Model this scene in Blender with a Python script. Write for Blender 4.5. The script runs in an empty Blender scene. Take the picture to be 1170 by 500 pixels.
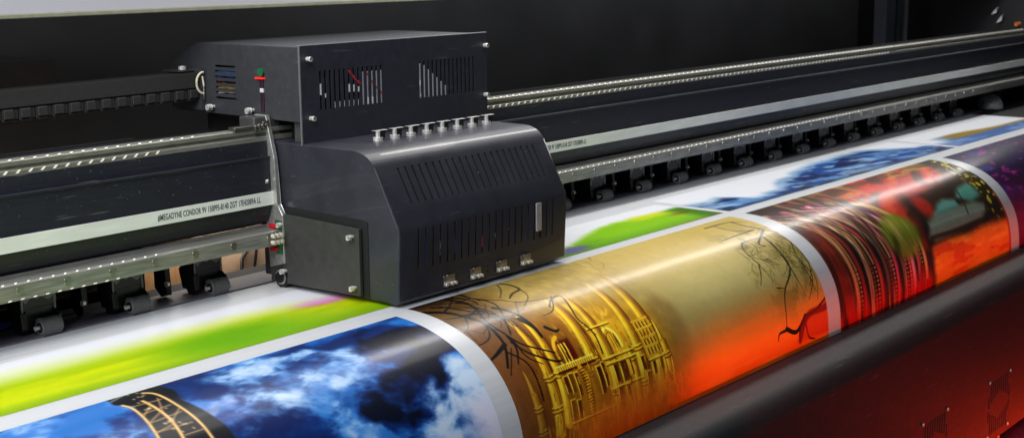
import bpy, bmesh, math, random
import numpy as np
from mathutils import Vector, Matrix

random.seed(7)
SC = bpy.context.scene
COL = SC.collection
PI = math.pi

# ------------------------------------------------------------------ camera model (measured from the photo's vanishing lines)
F = 1600.0
def _u(v): return v / np.linalg.norm(v)
_vx = np.array([1325., 312., -F])
_a = -(F*F + 312*298.75) / (1325 + 3.12)
EX = _u(_vx)
EY = np.array([_a, 298.75 + .01*_a, -F]); EY = _u(EY - EX*EX.dot(EY) / 1.0) if False else _u(_u(EY) - EX*EX.dot(_u(EY)))
EZ = np.cross(EX, EY)
R = np.array([EX, EY, EZ])
def ray(x, y): return R @ np.array([x-585., 250.-y, -F])
_d = ray(456, 351); _t = -(.65-.004) / _d[2]
CAM = np.array([-_d[0]*_t, -_d[1]*_t, .65])
def at_x(x, y, X): d = ray(x, y); return CAM + d*(X-CAM[0])/d[0]      # a photo pixel traced onto a plane of the machine
def at_y(x, y, Y): d = ray(x, y); return CAM + d*(Y-CAM[1])/d[1]

# ------------------------------------------------------------------ materials
def srgb(c):
    c = np.asarray(c, float)
    if c.max() > 1.001: c = c/255.
    return np.where(c <= .04045, c/12.92, ((c+.055)/1.055)**2.4)
MATS = {}
def mat(name, rgb, rough=.5, metal=0., noise=.12, scale=60., bump=.0, bscale=300., spec=.5, coat=0., emit=None, estr=1., stretch=None, dust=0., specks=0.):
    if name in MATS: return MATS[name]
    m = bpy.data.materials.new(name); m.use_nodes = True
    nt = m.node_tree; N = nt.nodes; L = nt.links
    b = N['Principled BSDF']
    tc = N.new('ShaderNodeTexCoord'); mp = N.new('ShaderNodeMapping')
    L.new(tc.outputs['Object'], mp.inputs['Vector'])
    if stretch: mp.inputs['Scale'].default_value = stretch
    nz = N.new('ShaderNodeTexNoise'); nz.inputs['Scale'].default_value = scale; nz.inputs['Detail'].default_value = 5
    L.new(mp.outputs['Vector'], nz.inputs['Vector'])
    cr = N.new('ShaderNodeValToRGB')
    c = np.array(rgb[:3], float)
    cr.color_ramp.elements[0].position = .3; cr.color_ramp.elements[1].position = .72
    cr.color_ramp.elements[0].color = (*np.clip(c*(1-noise), 0, 1), 1)
    cr.color_ramp.elements[1].color = (*np.clip(c*(1+noise)+dust, 0, 1), 1)
    L.new(nz.outputs['Fac'], cr.inputs['Fac']); L.new(cr.outputs['Color'], b.inputs['Base Color'])
    if specks:                                                            # settled dust and fine scratches
        out = cr.outputs['Color']
        for sc_, st, lo, k in ((260., (1,1,1), .735, 1.), (90., (.12,1.6,1.6), .70, .35)):
            m2 = N.new('ShaderNodeMapping'); m2.inputs['Scale'].default_value = st; m2.inputs['Rotation'].default_value = (.2,.35,.5) if k < 1 else (0,0,0); L.new(tc.outputs['Object'], m2.inputs['Vector'])
            n3 = N.new('ShaderNodeTexNoise'); n3.inputs['Scale'].default_value = sc_; n3.inputs['Detail'].default_value = 1.; L.new(m2.outputs['Vector'], n3.inputs['Vector'])
            r3 = N.new('ShaderNodeMapRange'); r3.inputs['From Min'].default_value = lo; r3.inputs['From Max'].default_value = lo+.06; r3.inputs['To Max'].default_value = specks*k; L.new(n3.outputs['Fac'], r3.inputs['Value'])
            mx = N.new('ShaderNodeMix'); mx.data_type = 'RGBA'; L.new(r3.outputs['Result'], mx.inputs['Factor']); L.new(out, mx.inputs[6]); mx.inputs[7].default_value = (.42,.42,.44,1); out = mx.outputs[2]
        L.new(out, b.inputs['Base Color'])
    mr = N.new('ShaderNodeMapRange')
    mr.inputs['To Min'].default_value = max(.02, rough-.08); mr.inputs['To Max'].default_value = min(1, rough+.1)
    L.new(nz.outputs['Fac'], mr.inputs['Value']); L.new(mr.outputs['Result'], b.inputs['Roughness'])
    b.inputs['Metallic'].default_value = metal
    b.inputs['Specular IOR Level'].default_value = spec
    b.inputs['Coat Weight'].default_value = coat
    if bump:
        n2 = N.new('ShaderNodeTexNoise'); n2.inputs['Scale'].default_value = bscale; n2.inputs['Detail'].default_value = 3
        L.new(mp.outputs['Vector'], n2.inputs['Vector'])
        bp = N.new('ShaderNodeBump'); bp.inputs['Strength'].default_value = bump; bp.inputs['Distance'].default_value = .001
        L.new(n2.outputs['Fac'], bp.inputs['Height']); L.new(bp.outputs['Normal'], b.inputs['Normal'])
    if emit is not None:
        b.inputs['Emission Color'].default_value = (*emit, 1); b.inputs['Emission Strength'].default_value = estr
    MATS[name] = m
    return m
M_navy = mat('powder_coat_navy', (.025,.027,.039), .46, bump=.15, bscale=900, noise=.15, specks=.22)
M_shell = mat('shell_navy_paint', (.034,.036,.050), .46, metal=.2, bump=.12, bscale=900, noise=.16, scale=18., coat=.22, specks=.22)
M_side = mat('side_graphite_paint', (.036,.038,.045), .5, bump=.2, bscale=900, specks=.22)
M_beam = mat('anodised_dark_blue', (.014,.016,.026), .52, noise=.2, stretch=(.3,4,4), bump=.15, specks=.5)
M_cover = mat('cover_graphite_paint', (.024,.025,.027), .60, bump=.35, bscale=1200, noise=.12, spec=.28, specks=.25)
M_coverdark = mat('cover_seam_black', (.006,.006,.006), .5)
M_black = mat('black_plastic', (.010,.010,.011), .35, noise=.3)
M_matte = mat('matte_black', (.006,.006,.007), .8)
M_back = mat('back_wall_black', (.15,.15,.152), .6, noise=.25, scale=3.)
M_rubber = mat('roller_rubber', (.13,.13,.135), .7, bump=.6, bscale=500)
M_steel = mat('brushed_steel', (.50,.48,.43), .28, metal=1., noise=.18, stretch=(.5,6,6), scale=90, bump=.1)
M_railsteel = mat('rail_steel', (.29,.285,.245), .40, metal=.45, noise=.25, stretch=(.6,6,6), scale=70, bump=.1)
M_barsteel = mat('bar_steel', (.30,.30,.28), .42, metal=.5, noise=.3, stretch=(.4,5,5), scale=40, bump=.2)
M_chrome = mat('bright_screw_steel', (.80,.79,.76), .32, metal=.45, noise=.05)
M_alu = mat('cut_aluminium', (.58,.58,.57), .38, metal=.75, noise=.15, scale=120)
M_belt = mat('belt_white', (.84,.87,.83), .55, noise=.06, scale=30, stretch=(.4,3,3), dust=.02)
M_ink = mat('belt_ink', (.10,.10,.13), .8)
M_vinyl = mat('vinyl_white', (.69,.71,.74), .30, noise=.045, scale=5, stretch=(.15,16,16), spec=.35)
M_platen = mat('platen_lilac_grey', (.13,.125,.165), .5, noise=.12)
M_lid = mat('lid_white', (.42,.42,.47), .5, noise=.03, scale=2)
M_seal = mat('seal_olive', (.22,.22,.16), .6)
M_chain = mat('chain_plastic', (.019,.0185,.018), .65, noise=.2, bump=.3, bscale=600)
M_card = mat('cardboard_brown', (.42,.22,.09), .8, noise=.2, scale=20, stretch=(6,1,1))
M_card2 = mat('cardboard_tan', (.75,.50,.33), .8, noise=.12, scale=20)
M_red = mat('red_plug', (.55,.01,.015), .4)
M_green = mat('green_plug', (.01,.12,.05), .5)
M_blue = mat('blue_cable', (.02,.12,.45), .4)
M_yel = mat('yellow_cable', (.55,.35,.05), .4)
M_white = mat('white_plastic', (.7,.7,.72), .4)
M_grey = mat('grey_ribbon', (.20,.20,.24), .5)
M_tie = mat('tie_ivory', (.72,.66,.50), .5)
M_glint = mat('glint_warm_white', (.9,.9,.8), .3, emit=(1.,.98,.90), estr=1.0)  # emission imitates bright reflections in the steel, no real diodes
M_glint2 = mat('glint_dim_white', (.7,.7,.6), .3, emit=(.9,.89,.74), estr=.5)
M_floor = mat('floor_concrete', (.03,.03,.03), .8)
M_purple = mat('takeup_purple', (.05,.015,.12), .3, noise=.5, scale=20)
M_pole = mat('pole_brass_yellow', (.6,.33,.08), .4)

# ------------------------------------------------------------------ mesh helpers
def new_obj(name, me, m, parent=None):
    o = bpy.data.objects.new(name, me)
    if m is not None and len(me.materials) == 0: me.materials.append(m)
    COL.objects.link(o)
    if parent is not None: o.parent = parent
    return o
def bm_obj(name, bm, m, parent=None, smooth=False):
    me = bpy.data.meshes.new(name); bmesh.ops.recalc_face_normals(bm, faces=bm.faces); bm.to_mesh(me); bm.free()
    if smooth:
        for p in me.polygons: p.use_smooth = True
        try: me.set_sharp_from_angle(angle=math.radians(40))
        except Exception: pass
    return new_obj(name, me, m, parent)
def tag(o, label=None, cat=None, group=None, kind=None):
    if label: o['label'] = label
    if cat: o['category'] = cat
    if group: o['group'] = group
    if kind: o['kind'] = kind
    return o
def empty(name, loc=(0,0,0)):
    o = bpy.data.objects.new(name, None); COL.objects.link(o); o.location = loc; o.empty_display_size = .05
    return o
def put(o, parent):                      # parent keeping world coordinates (parents are only translated)
    o.parent = parent
    o.location = Vector(o.location) - Vector(parent.location) if parent.parent is None else o.location
    return o
def add_box(bm, a, b, bev=0., seg=2):
    x0,y0,z0 = a; x1,y1,z1 = b
    r = bmesh.ops.create_cube(bm, size=1.)
    vs = r['verts']
    for v in vs: v.co = Vector(((x0+x1)/2 + v.co.x*(x1-x0), (y0+y1)/2 + v.co.y*(y1-y0), (z0+z1)/2 + v.co.z*(z1-z0)))
    if bev > 0:
        es = list({e for v in vs for e in v.link_edges})
        bmesh.ops.bevel(bm, geom=es, offset=bev, segments=seg, profile=.5, affect='EDGES')
def add_prism(bm, poly, x0, x1, bev=0., seg=3, mapf=None):
    """poly: list of (y,z), extruded along x."""
    f = mapf or (lambda x, p: (x, p[0], p[1]))
    A = [bm.verts.new(f(x0, p)) for p in poly]; B = [bm.verts.new(f(x1, p)) for p in poly]
    n = len(poly); ef = []
    fa = bm.faces.new(A); fb = bm.faces.new(B[::-1])
    for i in range(n): bm.faces.new((A[i], B[i], B[(i+1)%n], A[(i+1)%n]))
    if bev > 0:
        es = list(fa.edges) + list(fb.edges)
        bmesh.ops.bevel(bm, geom=es, offset=bev, segments=seg, profile=.5, affect='EDGES')
def add_cyl(bm, p0, p1, r, n=24, r2=None, bev=0.):
    p0 = Vector(p0); p1 = Vector(p1); d = p1-p0
    res = bmesh.ops.create_cone(bm, cap_ends=True, cap_tris=False, segments=n, radius1=r, radius2=r if r2 is None else r2, depth=d.length)
    q = d.to_track_quat('Z', 'Y').to_matrix().to_4x4()
    for v in res['verts']: v.co = Matrix.Translation((p0+p1)/2) @ q @ v.co
    if bev > 0:
        vs = set(res['verts']); es = [e for e in bm.edges if e.verts[0] in vs and e.verts[1] in vs and len(e.link_faces) == 2 and any(len(f.verts) == n for f in e.link_faces)]
        bmesh.ops.bevel(bm, geom=es, offset=bev, segments=2, profile=.5, affect='EDGES')
def add_tube(bm, pts, r, n=8):
    pts = [Vector(p) for p in pts]; rings = []
    for i, p in enumerate(pts):
        d = (pts[min(i+1, len(pts)-1)] - pts[max(i-1, 0)]).normalized()
        q = d.to_track_quat('Z', 'Y')
        rings.append([bm.verts.new(p + q @ Vector((math.cos(2*PI*k/n)*r, math.sin(2*PI*k/n)*r, 0))) for k in range(n)])
    for a, b in zip(rings, rings[1:]):
        for k in range(n): bm.faces.new((a[k], a[(k+1)%n], b[(k+1)%n], b[k]))
    bm.faces.new(rings[0][::-1]); bm.faces.new(rings[-1])
def box_obj(name, a, b, m, parent=None, bev=0.):
    bm = bmesh.new(); add_box(bm, a, b, bev); return bm_obj(name, bm, m, parent)
def cut(o, bm_cut, solver='EXACT'):
    me = bpy.data.meshes.new('cutter'); bmesh.ops.recalc_face_normals(bm_cut, faces=bm_cut.faces); bm_cut.to_mesh(me); bm_cut.free()
    c = bpy.data.objects.new('cutter', me); COL.objects.link(c)
    md = o.modifiers.new('b', 'BOOLEAN'); md.object = c; md.operation = 'DIFFERENCE'; md.solver = solver
    par = o.parent; o.parent = None
    bpy.context.view_layer.update()
    dg = bpy.context.evaluated_depsgraph_get()
    nm = bpy.data.meshes.new_from_object(o.evaluated_get(dg))
    o.modifiers.clear(); old = o.data; o.data = nm; nm.name = old.name
    COL.objects.unlink(c); bpy.data.objects.remove(c); o.parent = par
    return o

# ================================================================== THE PRINTER (fixed frame)
X0, X1 = -1.7, 4.62
printer = empty('wide_format_printer', (0, 0, 0))
tag(printer, 'large dark wide format printer with long rails, pinch rollers and a rounded grey front cover', 'printer')

# beam: long dark extrusion with a small ledge, curved underside
prof = [(.330,.296),(.334,.297),(.338,.297),(.56,.297),(.56,.128),(.352,.128),(.341,.136),(.334,.150),(.330,.166),(.330,.205),(.3305,.262),(.3285,.2645),(.3285,.2665),(.335,.2675),(.336,.292)]
prof = [(.336,.297),(.56,.297),(.56,.128),(.352,.128),(.341,.136),(.334,.150),(.330,.166),(.330,.262),(.3275,.2642),(.3275,.2662),(.3355,.2672)]
bm = bmesh.new(); add_prism(bm, prof, X0, X1)
beam = bm_obj('beam', bm, M_beam, printer)
# linear guide rail on top of the beam
gp = [(.336,.2974),(.336,.305),(.340,.308),(.340,.312),(.336,.3145),(.336,.321),(.338,.323),(.364,.323),(.366,.321),(.366,.2974)]
bm = bmesh.new(); add_prism(bm, gp, X0, 4.3)
rail = bm_obj('guide_rail', bm, M_railsteel, printer)
tag(rail, 'bright steel linear guide rail along the top of the beam')
def glint_row(name, xs, y, z, sx, sy, sz, m, parent, slant=0.):  # row of glowing beads standing in for dotted reflections on steel
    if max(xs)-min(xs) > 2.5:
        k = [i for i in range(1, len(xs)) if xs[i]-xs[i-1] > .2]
        if k: glint_row(name, xs[:k[0]], y, z, sx, sy, sz, m, parent, slant); xs = xs[k[0]:]
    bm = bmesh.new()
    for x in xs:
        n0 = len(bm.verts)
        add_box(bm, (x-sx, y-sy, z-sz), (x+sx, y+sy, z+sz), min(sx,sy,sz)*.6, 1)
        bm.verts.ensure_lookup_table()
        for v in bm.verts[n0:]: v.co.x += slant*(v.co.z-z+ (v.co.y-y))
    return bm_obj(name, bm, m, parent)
def arange(a, b, s): return [a + i*s for i in range(int((b-a)/s)+1)]
PT = .0238
glint_row('steel_glints', arange(-1.65,-.185,PT)+arange(.5,2.92,PT), .3372, .3236, .0028, .0014, .0008, M_glint, rail, 1.)
glint_row('steel_glints', arange(-1.66,-.27,PT)+arange(.52,2.90,PT), .3357, .3030, .0026, .0005, .0028, M_glint2, rail, 1.0)

# lower steel bar with its bolts
lp = [(.306,.091),(.306,.118),(.309,.1215),(.345,.1215),(.345,.1275),(.352,.1275),(.352,.091)]
bm = bmesh.new(); add_prism(bm, lp, X0, 4.3)
bar = bm_obj('lower_bar', bm, M_barsteel, printer)
tag(bar, 'flat steel bar with round bolt heads under the beam')
for i, x in enumerate(arange(-.597-.0918*8, 3.7, .0918)):
    if i == 0:
        bm = bmesh.new(); add_cyl(bm, (0,0,0), (0,-.0016,0), .0072, 20, bev=.0005); add_cyl(bm, (0,-.0016,0), (0,-.0019,0), .0032, 6)
        b0 = bm_obj('bolt', bm, M_steel, bar); b0.location = (x,.306,.107)
    else:
        b = b0.copy(); COL.objects.link(b); b.location = (x,.306,.107); b.parent = bar
glint_row('steel_glints', arange(-1.65,-.30,PT)+arange(.55,2.62,PT), .3075, .1208, .0022, .0010, .0010, M_glint, bar, .6)  # imitated reflections along the bar, made as glowing beads
glint_row('steel_glints', arange(-1.64,-.38,PT), .3057, .0925, .0032, .0005, .0010, M_glint2, bar, .6)

# pinch rollers under the bar
def roller_unit():
    u = empty('pinch_roller_unit')
    bm = bmesh.new()                                                      # arm behind the roller, side lugs and cross shaft
    add_prism(bm, [(.0185,.058),(.050,.070),(.070,.050),(.060,.012),(.020,.010)], -.040, .024, .001, 1)
    add_prism(bm, [(.014,.044),(.034,.060),(.054,.030),(.034,.005),(.020,.004),(.010,.016)], -.046, -.034, .0015, 1)
    add_prism(bm, [(.000,.034),(.020,.044),(.024,.010),(.004,.008)], .0205, .0260, .001, 1)
    add_prism(bm, [(.045,.092),(.080,.092),(.080,.020),(.060,.004),(.040,.010)], -.092, -.080, .001, 1)
    add_cyl(bm, (-.045,.034,.028), (.03,.034,.028), .008, 14)
    add_box(bm, (-.043,.0165,.050), (.026,.030,.092), .001, 1)
    a = bm_obj('bracket', bm, mat('bracket_black',(.006,.006,.0065),.45,noise=.3), u)
    bm = bmesh.new(); add_cyl(bm, (-.0185,0,.0168), (.0185,0,.0168), .0160, 32, bev=.0016)
    for k in range(24):
        a_ = 2*PI*k/24; add_cyl(bm, (-.0165,.0158*math.cos(a_),.0168+.0158*math.sin(a_)), (.0165,.0158*math.cos(a_),.0168+.0158*math.sin(a_)), .0007, 5)
    bm_obj('roller', bm, M_rubber, u, smooth=True)
    bm = bmesh.new(); add_cyl(bm, (-.0198,0,.0168), (-.0184,0,.0168), .0120, 24)
    bm_obj('hub_ring', bm, M_alu, u)
    bm = bmesh.new(); add_cyl(bm, (-.0206,0,.0168), (-.0197,0,.0168), .0092, 24)
    bm_obj('hub_cap', bm, M_black, u)
    bm = bmesh.new(); add_cyl(bm, (-.029,0,.0168), (-.0200,0,.0168), .0034, 12, bev=.001)
    bm_obj('axle_nut', bm, M_chrome, u)
    bm = bmesh.new(); add_cyl(bm, (-.098,.034,.034), (-.092,.034,.034), .0052, 6, bev=.0008)
    bm_obj('pivot_nut', bm, M_chrome, u)
    bm = bmesh.new()                                                      # face plate with an M-shaped notch
    def fp(pts):
        vs = [bm.verts.new((x,.0160,z)) for x,z in pts]; bm.faces.new(vs)
    fp([(-.0430,.0900),(.0260,.0900),(.0260,.0420),(.0215,.0420),(.0215,.0660),(.0120,.0600),(-.0040,.0700),(-.0110,.0660),(-.0220,.0700),(-.0340,.0600),(-.0395,.0660),(-.0395,.0420),(-.0430,.0420)])
    bmesh.ops.solidify(bm, geom=bm.faces[:], thickness=-.0012)
    bm_obj('face_plate', bm, mat('plate_dark_steel',(.26,.26,.265),.42,metal=.4), u)
    return u
RX = [-.132 + .1885*k for k in range(-8, 21)]
proto = None
for x in RX:
    if -.07 < x < .40: continue
    if proto is None:
        proto = roller_unit(); u = proto
    else:
        u = proto.copy(); COL.objects.link(u)
        for ch in list(proto.children):
            c = ch.copy(); COL.objects.link(c); c.parent = u
    u.location = (x+.004, .372, 0); u.parent = printer
# platen behind / under the rollers
box_obj('platen', (X0, .366, -.030), (3.9, .452, .0032), M_platen, printer, .001)
box_obj('platen_bed', (X0, -.02, -.05), (4.62, .52, -.0025), M_matte, printer)
bm = bmesh.new(); add_cyl(bm, (-1.6,.50,.030), (-.315,.50,.030), .0065, 14)
bm_obj('tension_rod', bm, mat('rod_bronze',(.20,.15,.11),.35,metal=.8), printer, True)
# black brace plates closing the space behind the rollers
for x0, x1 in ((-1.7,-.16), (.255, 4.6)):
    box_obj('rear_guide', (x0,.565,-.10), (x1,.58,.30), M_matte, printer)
# back wall, steps, lid
box_obj('back_wall', (-2.2, 1.30, -.2), (6.4, 1.34, 2.2), M_back, printer)
box_obj('back_ledge', (-2.2, 1.00, .30), (-.05, 1.29, .435), mat('ledge_black',(.14,.14,.15),.6), printer, .006)
bm = bmesh.new(); add_prism(bm, [(.50,.559),(.503,.559),(.52,1.35),(.49,1.35)], -2.3, 5.2, .0)
lid = bm_obj('hood_panel', bm, M_lid, printer); tag(lid, 'pale grey white hood panel at the top left')
box_obj('hood_seal', (-2.3,.495,.5500), (5.2,.512,.5588), M_seal, lid, .002)
# structure at the far right end
box_obj('side_post', (4.10, .90, .0), (4.20, .96, 1.2), mat('post_blue_grey',(.16,.17,.22),.5), printer, .004)
box_obj('side_post', (4.235, .90, .0), (4.27, .96, 1.2), mat('post_green_grey',(.08,.11,.12),.5), printer, .004)
box_obj('side_post', (4.31, .895, .0), (4.33, .96, 1.2), mat('post_light',(.25,.25,.27),.5), printer, .003)
box_obj('side_panel', (4.66, -.6, -.9), (4.72, 1.3, 1.2), mat('panel_black_blue',(.010,.010,.013),.5), printer, .004)
bm = bmesh.new()
bmesh.ops.create_uvsphere(bm, u_segments=32, v_segments=20, radius=.058)
for v in bm.verts: v.co = Vector((v.co.x*.8+4.06, v.co.y+.40, v.co.z+.002))
bm_obj('end_cap_dome', bm, mat('dome_steel',(.55,.55,.54),.42,metal=.2,noise=.35,scale=40), printer, True)
for x in arange(3.66, 4.5, .11):
    bm = bmesh.new(); add_cyl(bm, (x,.345,.106), (x,.337,.106), .006, 10); bm_obj('end_screw', bm, M_chrome, printer)

# front cover: lip, rounded shoulder, vertical face, vent slots cut through it
cp = [(-.312,-.2610),(-.390,-.2628)]
for i in range(0, 11):
    a = PI/2*i/10; cp.append((-.395-.045*math.sin(a), -.314+.0510*math.cos(a)))
cp += [(-.440,-.712),(-.434,-.718),(-.420,-.718),(-.420,-.33),(-.385,-.285),(-.312,-.285)]
bm = bmesh.new(); add_prism(bm, cp, X0, 4.6)
cover = bm_obj('front_cover', bm, M_cover, printer, smooth=True)
tag(cover, 'dark grey rounded front cover with slotted vents')
bmc = bmesh.new(); screws = []
for (vx, vz) in ((1.985, -.6125), (1.526, -.609)):
    for i in range(11):
        x = vx - .078 + i*.0156
        k = abs(i-5)/5.
        hole = .030*(1-k) + (.006 if k < .9 else 0)
        top = .078 - (.0 if i % 10 else .04); 
        add_box(bmc, (x-.0034,-.46,vz+hole+.004), (x+.0034,-.41,vz+top))
        add_box(bmc, (x-.0034,-.46,vz-top), (x+.0034,-.41,vz-hole-.004))
    for sx in (-1,1):
        for sz in (-1,1): screws.append((vx+sx*.079, vz+sz*.080))
cut(cover, bmc)
for p in cover.data.polygons: p.use_smooth = abs(p.normal.x) < .1 and p.center.z > -.36
s0 = None
for (x,z) in screws:
    if s0 is None:
        bm = bmesh.new(); add_cyl(bm, (0,0,0), (0,-.003,0), .0045, 12, bev=.001); s0 = bm_obj('screw', bm, M_chrome, cover); s0.location = (x,-.44,z)
    else:
        s = s0.copy(); COL.objects.link(s); s.location = (x,-.44,z); s.parent = cover
box_obj('cover_seam', (X0,-.3118,-.29), (4.6,-.3065,-.2600), M_coverdark, cover, .001)
box_obj('lower_frame', (X0,-.30,-1.0), (4.6,.3,-.62), M_matte, printer)

# ================================================================== DRIVE BELT
belt = box_obj('drive_belt', (X0,.3238,.1700), (4.62,.3262,.1968), M_belt)
tag(belt, 'long pale white drive belt with black printed lettering, stretched along the dark beam', 'belt')
def text(s, x, y, z, size, w, name, m, parent):
    cu = bpy.data.curves.new(name, 'FONT'); cu.body = s; cu.size = size; cu.extrude = 0.0002; cu.space_character = 1.08; cu.offset = .00025
    o = bpy.data.objects.new(name, cu); COL.objects.link(o); bpy.context.view_layer.update()
    me = bpy.data.meshes.new_from_object(o.evaluated_get(bpy.context.evaluated_depsgraph_get()))
    bpy.data.objects.remove(o)
    xs = [v.co.x for v in me.vertices]; sc = w/(max(xs)-min(xs)); mn = min(xs)
    for v in me.vertices:
        a, b, c = v.co; v.co = ((a-mn)*sc, -c, b)
    t = new_obj(name, me, m, parent); t.location = (x, y, z); return t
for x in (-1.387, -.297, .793):
    text('#MEGADYNE CONDOR 9V 150PP5-8140 ZGT 17E42089A LL', x, .3236, .1785, .0160, .247, 'printed_lettering', M_ink, belt)

# ================================================================== PRINT CARRIAGE
W = .520
car = empty('print_carriage', (0,0,0))
tag(car, 'dark navy slotted print carriage with angled front and small metal pins above the vinyl', 'print carriage')
def arc(cy, cz, r, a0, a1, n): return [(cy+r*math.cos(math.radians(a0+(a1-a0)*i/n)), cz+r*math.sin(math.radians(a0+(a1-a0)*i/n))) for i in range(n+1)]
sp = [(.335,.012),(.008,.006),(.000,.014),(-.006,.140),(-.0035,.156)]
sp += [((1-t)**2*.056+2*t*(1-t)*.0692+t*t*.108, (1-t)**2*.2645+2*t*(1-t)*.2885+t*t*.2922) for t in [k/8 for k in range(9)]] + [(.335,.2955)]
bm = bmesh.new(); add_prism(bm, sp, 0, W, .0045, 3)
shell = bm_obj('lower_shell', bm, M_shell, car)
tag(shell, 'lower carriage housing with two rows of slots')
# hollow it
ip = [(.328,.018),(.018,.014),(.006,.026),(.000,.140),(.003,.154),(.066,.263),(.084,.280),(.328,.288)]
bmc = bmesh.new(); add_prism(bmc, ip, .007, W-.007); cut(shell, bmc)
bmc = bmesh.new()
for i in range(21):                                                       # lower vertical slots
    x = .053 + i*.0209; add_box(bmc, (x-.0026,-.03,.068+.003*math.sin(i*.0)), (x+.0026,.01,.146))
cut(shell, bmc); bmc = bmesh.new()
dy, dz = .0635, .114; ln = math.hypot(dy, dz); ty, tz = dy/ln, dz/ln; ny, nz = -tz, ty
for i in range(22):                                                       # upper slanted slots
    x = .060 + i*.0197
    c0 = Vector((0, .017, .1925)); c1 = Vector((0, .0535, .2575))
    vs = []
    for xx in (x-.0027, x+.0027):
        for base in (c0, c1):
            for s in (-.02, .02): vs.append(bmc.verts.new((xx, base.y+ny*s, base.z+nz*s)))
    for q in ((0,1,3,2),(4,6,7,5),(0,4,5,1),(2,3,7,6),(0,2,6,4),(1,5,7,3)): bmc.faces.new([vs[k] for k in q])
cut(shell, bmc)
for p in shell.data.polygons:
    p.use_smooth = False
try:
    for p in shell.data.polygons: p.use_smooth = True
    shell.data.set_sharp_from_angle(angle=math.radians(28))
except Exception: pass
# things seen through the slots
bm = bmesh.new(); rnd = random.Random(3)
add_box(bm, (.01,.05,.02),(W-.01,.06,.225)); bm_obj('inner_board', bm, mat('inner_black',(.012,.012,.016),.6), car)
def wires(name, m, lst, r=.0018):
    bm = bmesh.new()
    for (xa,ya,za,xb,yb,zb) in lst:
        mid = ((xa+xb)/2+.001, (ya+yb)/2-.001, (za+zb)/2)
        add_tube(bm, [(xa,ya,za), mid, (xb,yb,zb)], r, 6)
    return bm_obj(name, bm, m, car, True)
for nm, m_, l_ in (('blue_wire', mat('wire_blue',(.06,.10,.45),.35), [(.075,.15,.078,.06),(.160,.125,.158,.08),(.262,.14,.262,.09),(.388,.15,.389,.06),(.325,.146,.325,.10)]),
        ('red_wire', mat('wire_red',(.8,.06,.16),.35), [(.200,.146,.203,.115),(.220,.150,.220,.110),(.241,.110,.243,.080)]),
        ('white_wire', mat('wire_white',(.8,.8,.82),.35), [(.1160,.120,.1165,.085),(.2825,.112,.2825,.088),(.303,.140,.304,.12),(.3245,.11,.3245,.1),(.3665,.15,.3665,.11)])):
    for (xa,za,xb,zb) in l_: wires(nm, m_, [(xa,.0004,za,xb,.0004,zb)], .0018)
box_obj('white_label', (.4105,-.0093,.086), (.4265,-.0060,.145), mat('label_grey',(.38,.38,.40),.5), car)
for w_ in ((.27,.039,.222,.29,.039,.223),(.085,.035,.215,.09,.035,.20),(.15,.038,.222,.16,.038,.218)): wires('silver_wire', M_chrome, [w_])
# thumb pins
pin0 = None
for i in range(8):
    x = .130 + i*.0478; y = .172
    if i == 0:
        pin = empty('thumb_pin'); 
        bm = bmesh.new(); add_cyl(bm, (0,0,0), (0,0,.0055), .0098, 18, bev=.001); add_cyl(bm, (0,0,.0055), (0,0,.0195), .0046, 12)
        bm_obj('pin', bm, M_chrome, pin, True)
        bm = bmesh.new(); add_box(bm, (.002,.004,.002), (.026,.007,.0185), .0006, 1); bm_obj('flag', bm, mat('flag_brown_steel',(.12,.11,.10),.3,metal=.9), pin)
        bm = bmesh.new(); add_box(bm, (-.009,-.002,.0190), (.026,.009,.0202), .0004, 1); bm_obj('cap_plate', bm, M_alu, pin)
        pin0 = pin
    else:
        pin = pin0.copy(); COL.objects.link(pin)
        for ch in list(pin0.children):
            c = ch.copy(); COL.objects.link(c); c.parent = pin
    pin.parent = car; pin.location = (x, y, .2935)
# toggle latches at the foot
l0 = None
for x in (.139,.218,.300,.378):
    if l0 is None:
        l0 = empty('toggle_latch')
        bm = bmesh.new(); add_box(bm, (-.017,-.004,-.010), (.017,0,.012), .001, 1); add_box(bm, (-.010,-.007,.004), (.012,-.004,.014), .001, 1)
        bm_obj('latch_plate', bm, M_steel, l0)
        bm = bmesh.new()
        for sx in (-.013, .004, .014): add_cyl(bm, (sx,-.004,-.005), (sx,-.0105,-.005), .0035, 10, bev=.001)
        add_box(bm, (-.020,-.0085,-.006), (-.004,-.006,.001), .001, 1)
        bm_obj('latch_rivet', bm, M_chrome, l0)
        o = l0
    else:
        o = l0.copy(); COL.objects.link(o)
        for ch in list(l0.children):
            c = ch.copy(); COL.objects.link(c); c.parent = o
    o.parent = car; o.location = (x, -.0008, .030)
bm = bmesh.new()
for z in (.028,.040): add_cyl(bm, (.259,.002,z), (.259,-.0012,z), .0028, 12)
bm_obj('adjuster_hole', bm, M_matte, car)
# side access door over a black sheet that stands in for the gap shadow
bm = bmesh.new(); add_prism(bm, [(.348,.010),(.076,.010),(.076,.1585),(.09,.161),(.348,.166)], -.0015, .004)
bm_obj('door_gap_shade', bm, M_matte, car)
bm = bmesh.new(); add_prism(bm, [(.345,.010),(.090,.014),(.090,.145),(.345,.153)], -.012, -.004, .0012, 2)
door = bm_obj('side_door', bm, mat('door_charcoal',(.040,.041,.038),.5,noise=.12,bump=.2), car); tag(door, 'charcoal access door with four screws')
def side_screw(parent, y, z, x=-.012, r=.0052, l=.014):
    bm = bmesh.new(); add_cyl(bm, (x,y,z), (x-l,y,z), r*.62, 14); add_cyl(bm, (x-l*.55,y,z), (x-l,y,z), r, 14, bev=.0012); add_cyl(bm, (x-l,y,z), (x-l-.0004,y,z), r*.45, 6)
    return bm_obj('screw', bm, M_chrome, parent, True)
for (y,z) in ((.304,.131),(.106,.129),(.102,.030),(.300,.037)): side_screw(door, y, z, -.012)
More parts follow.
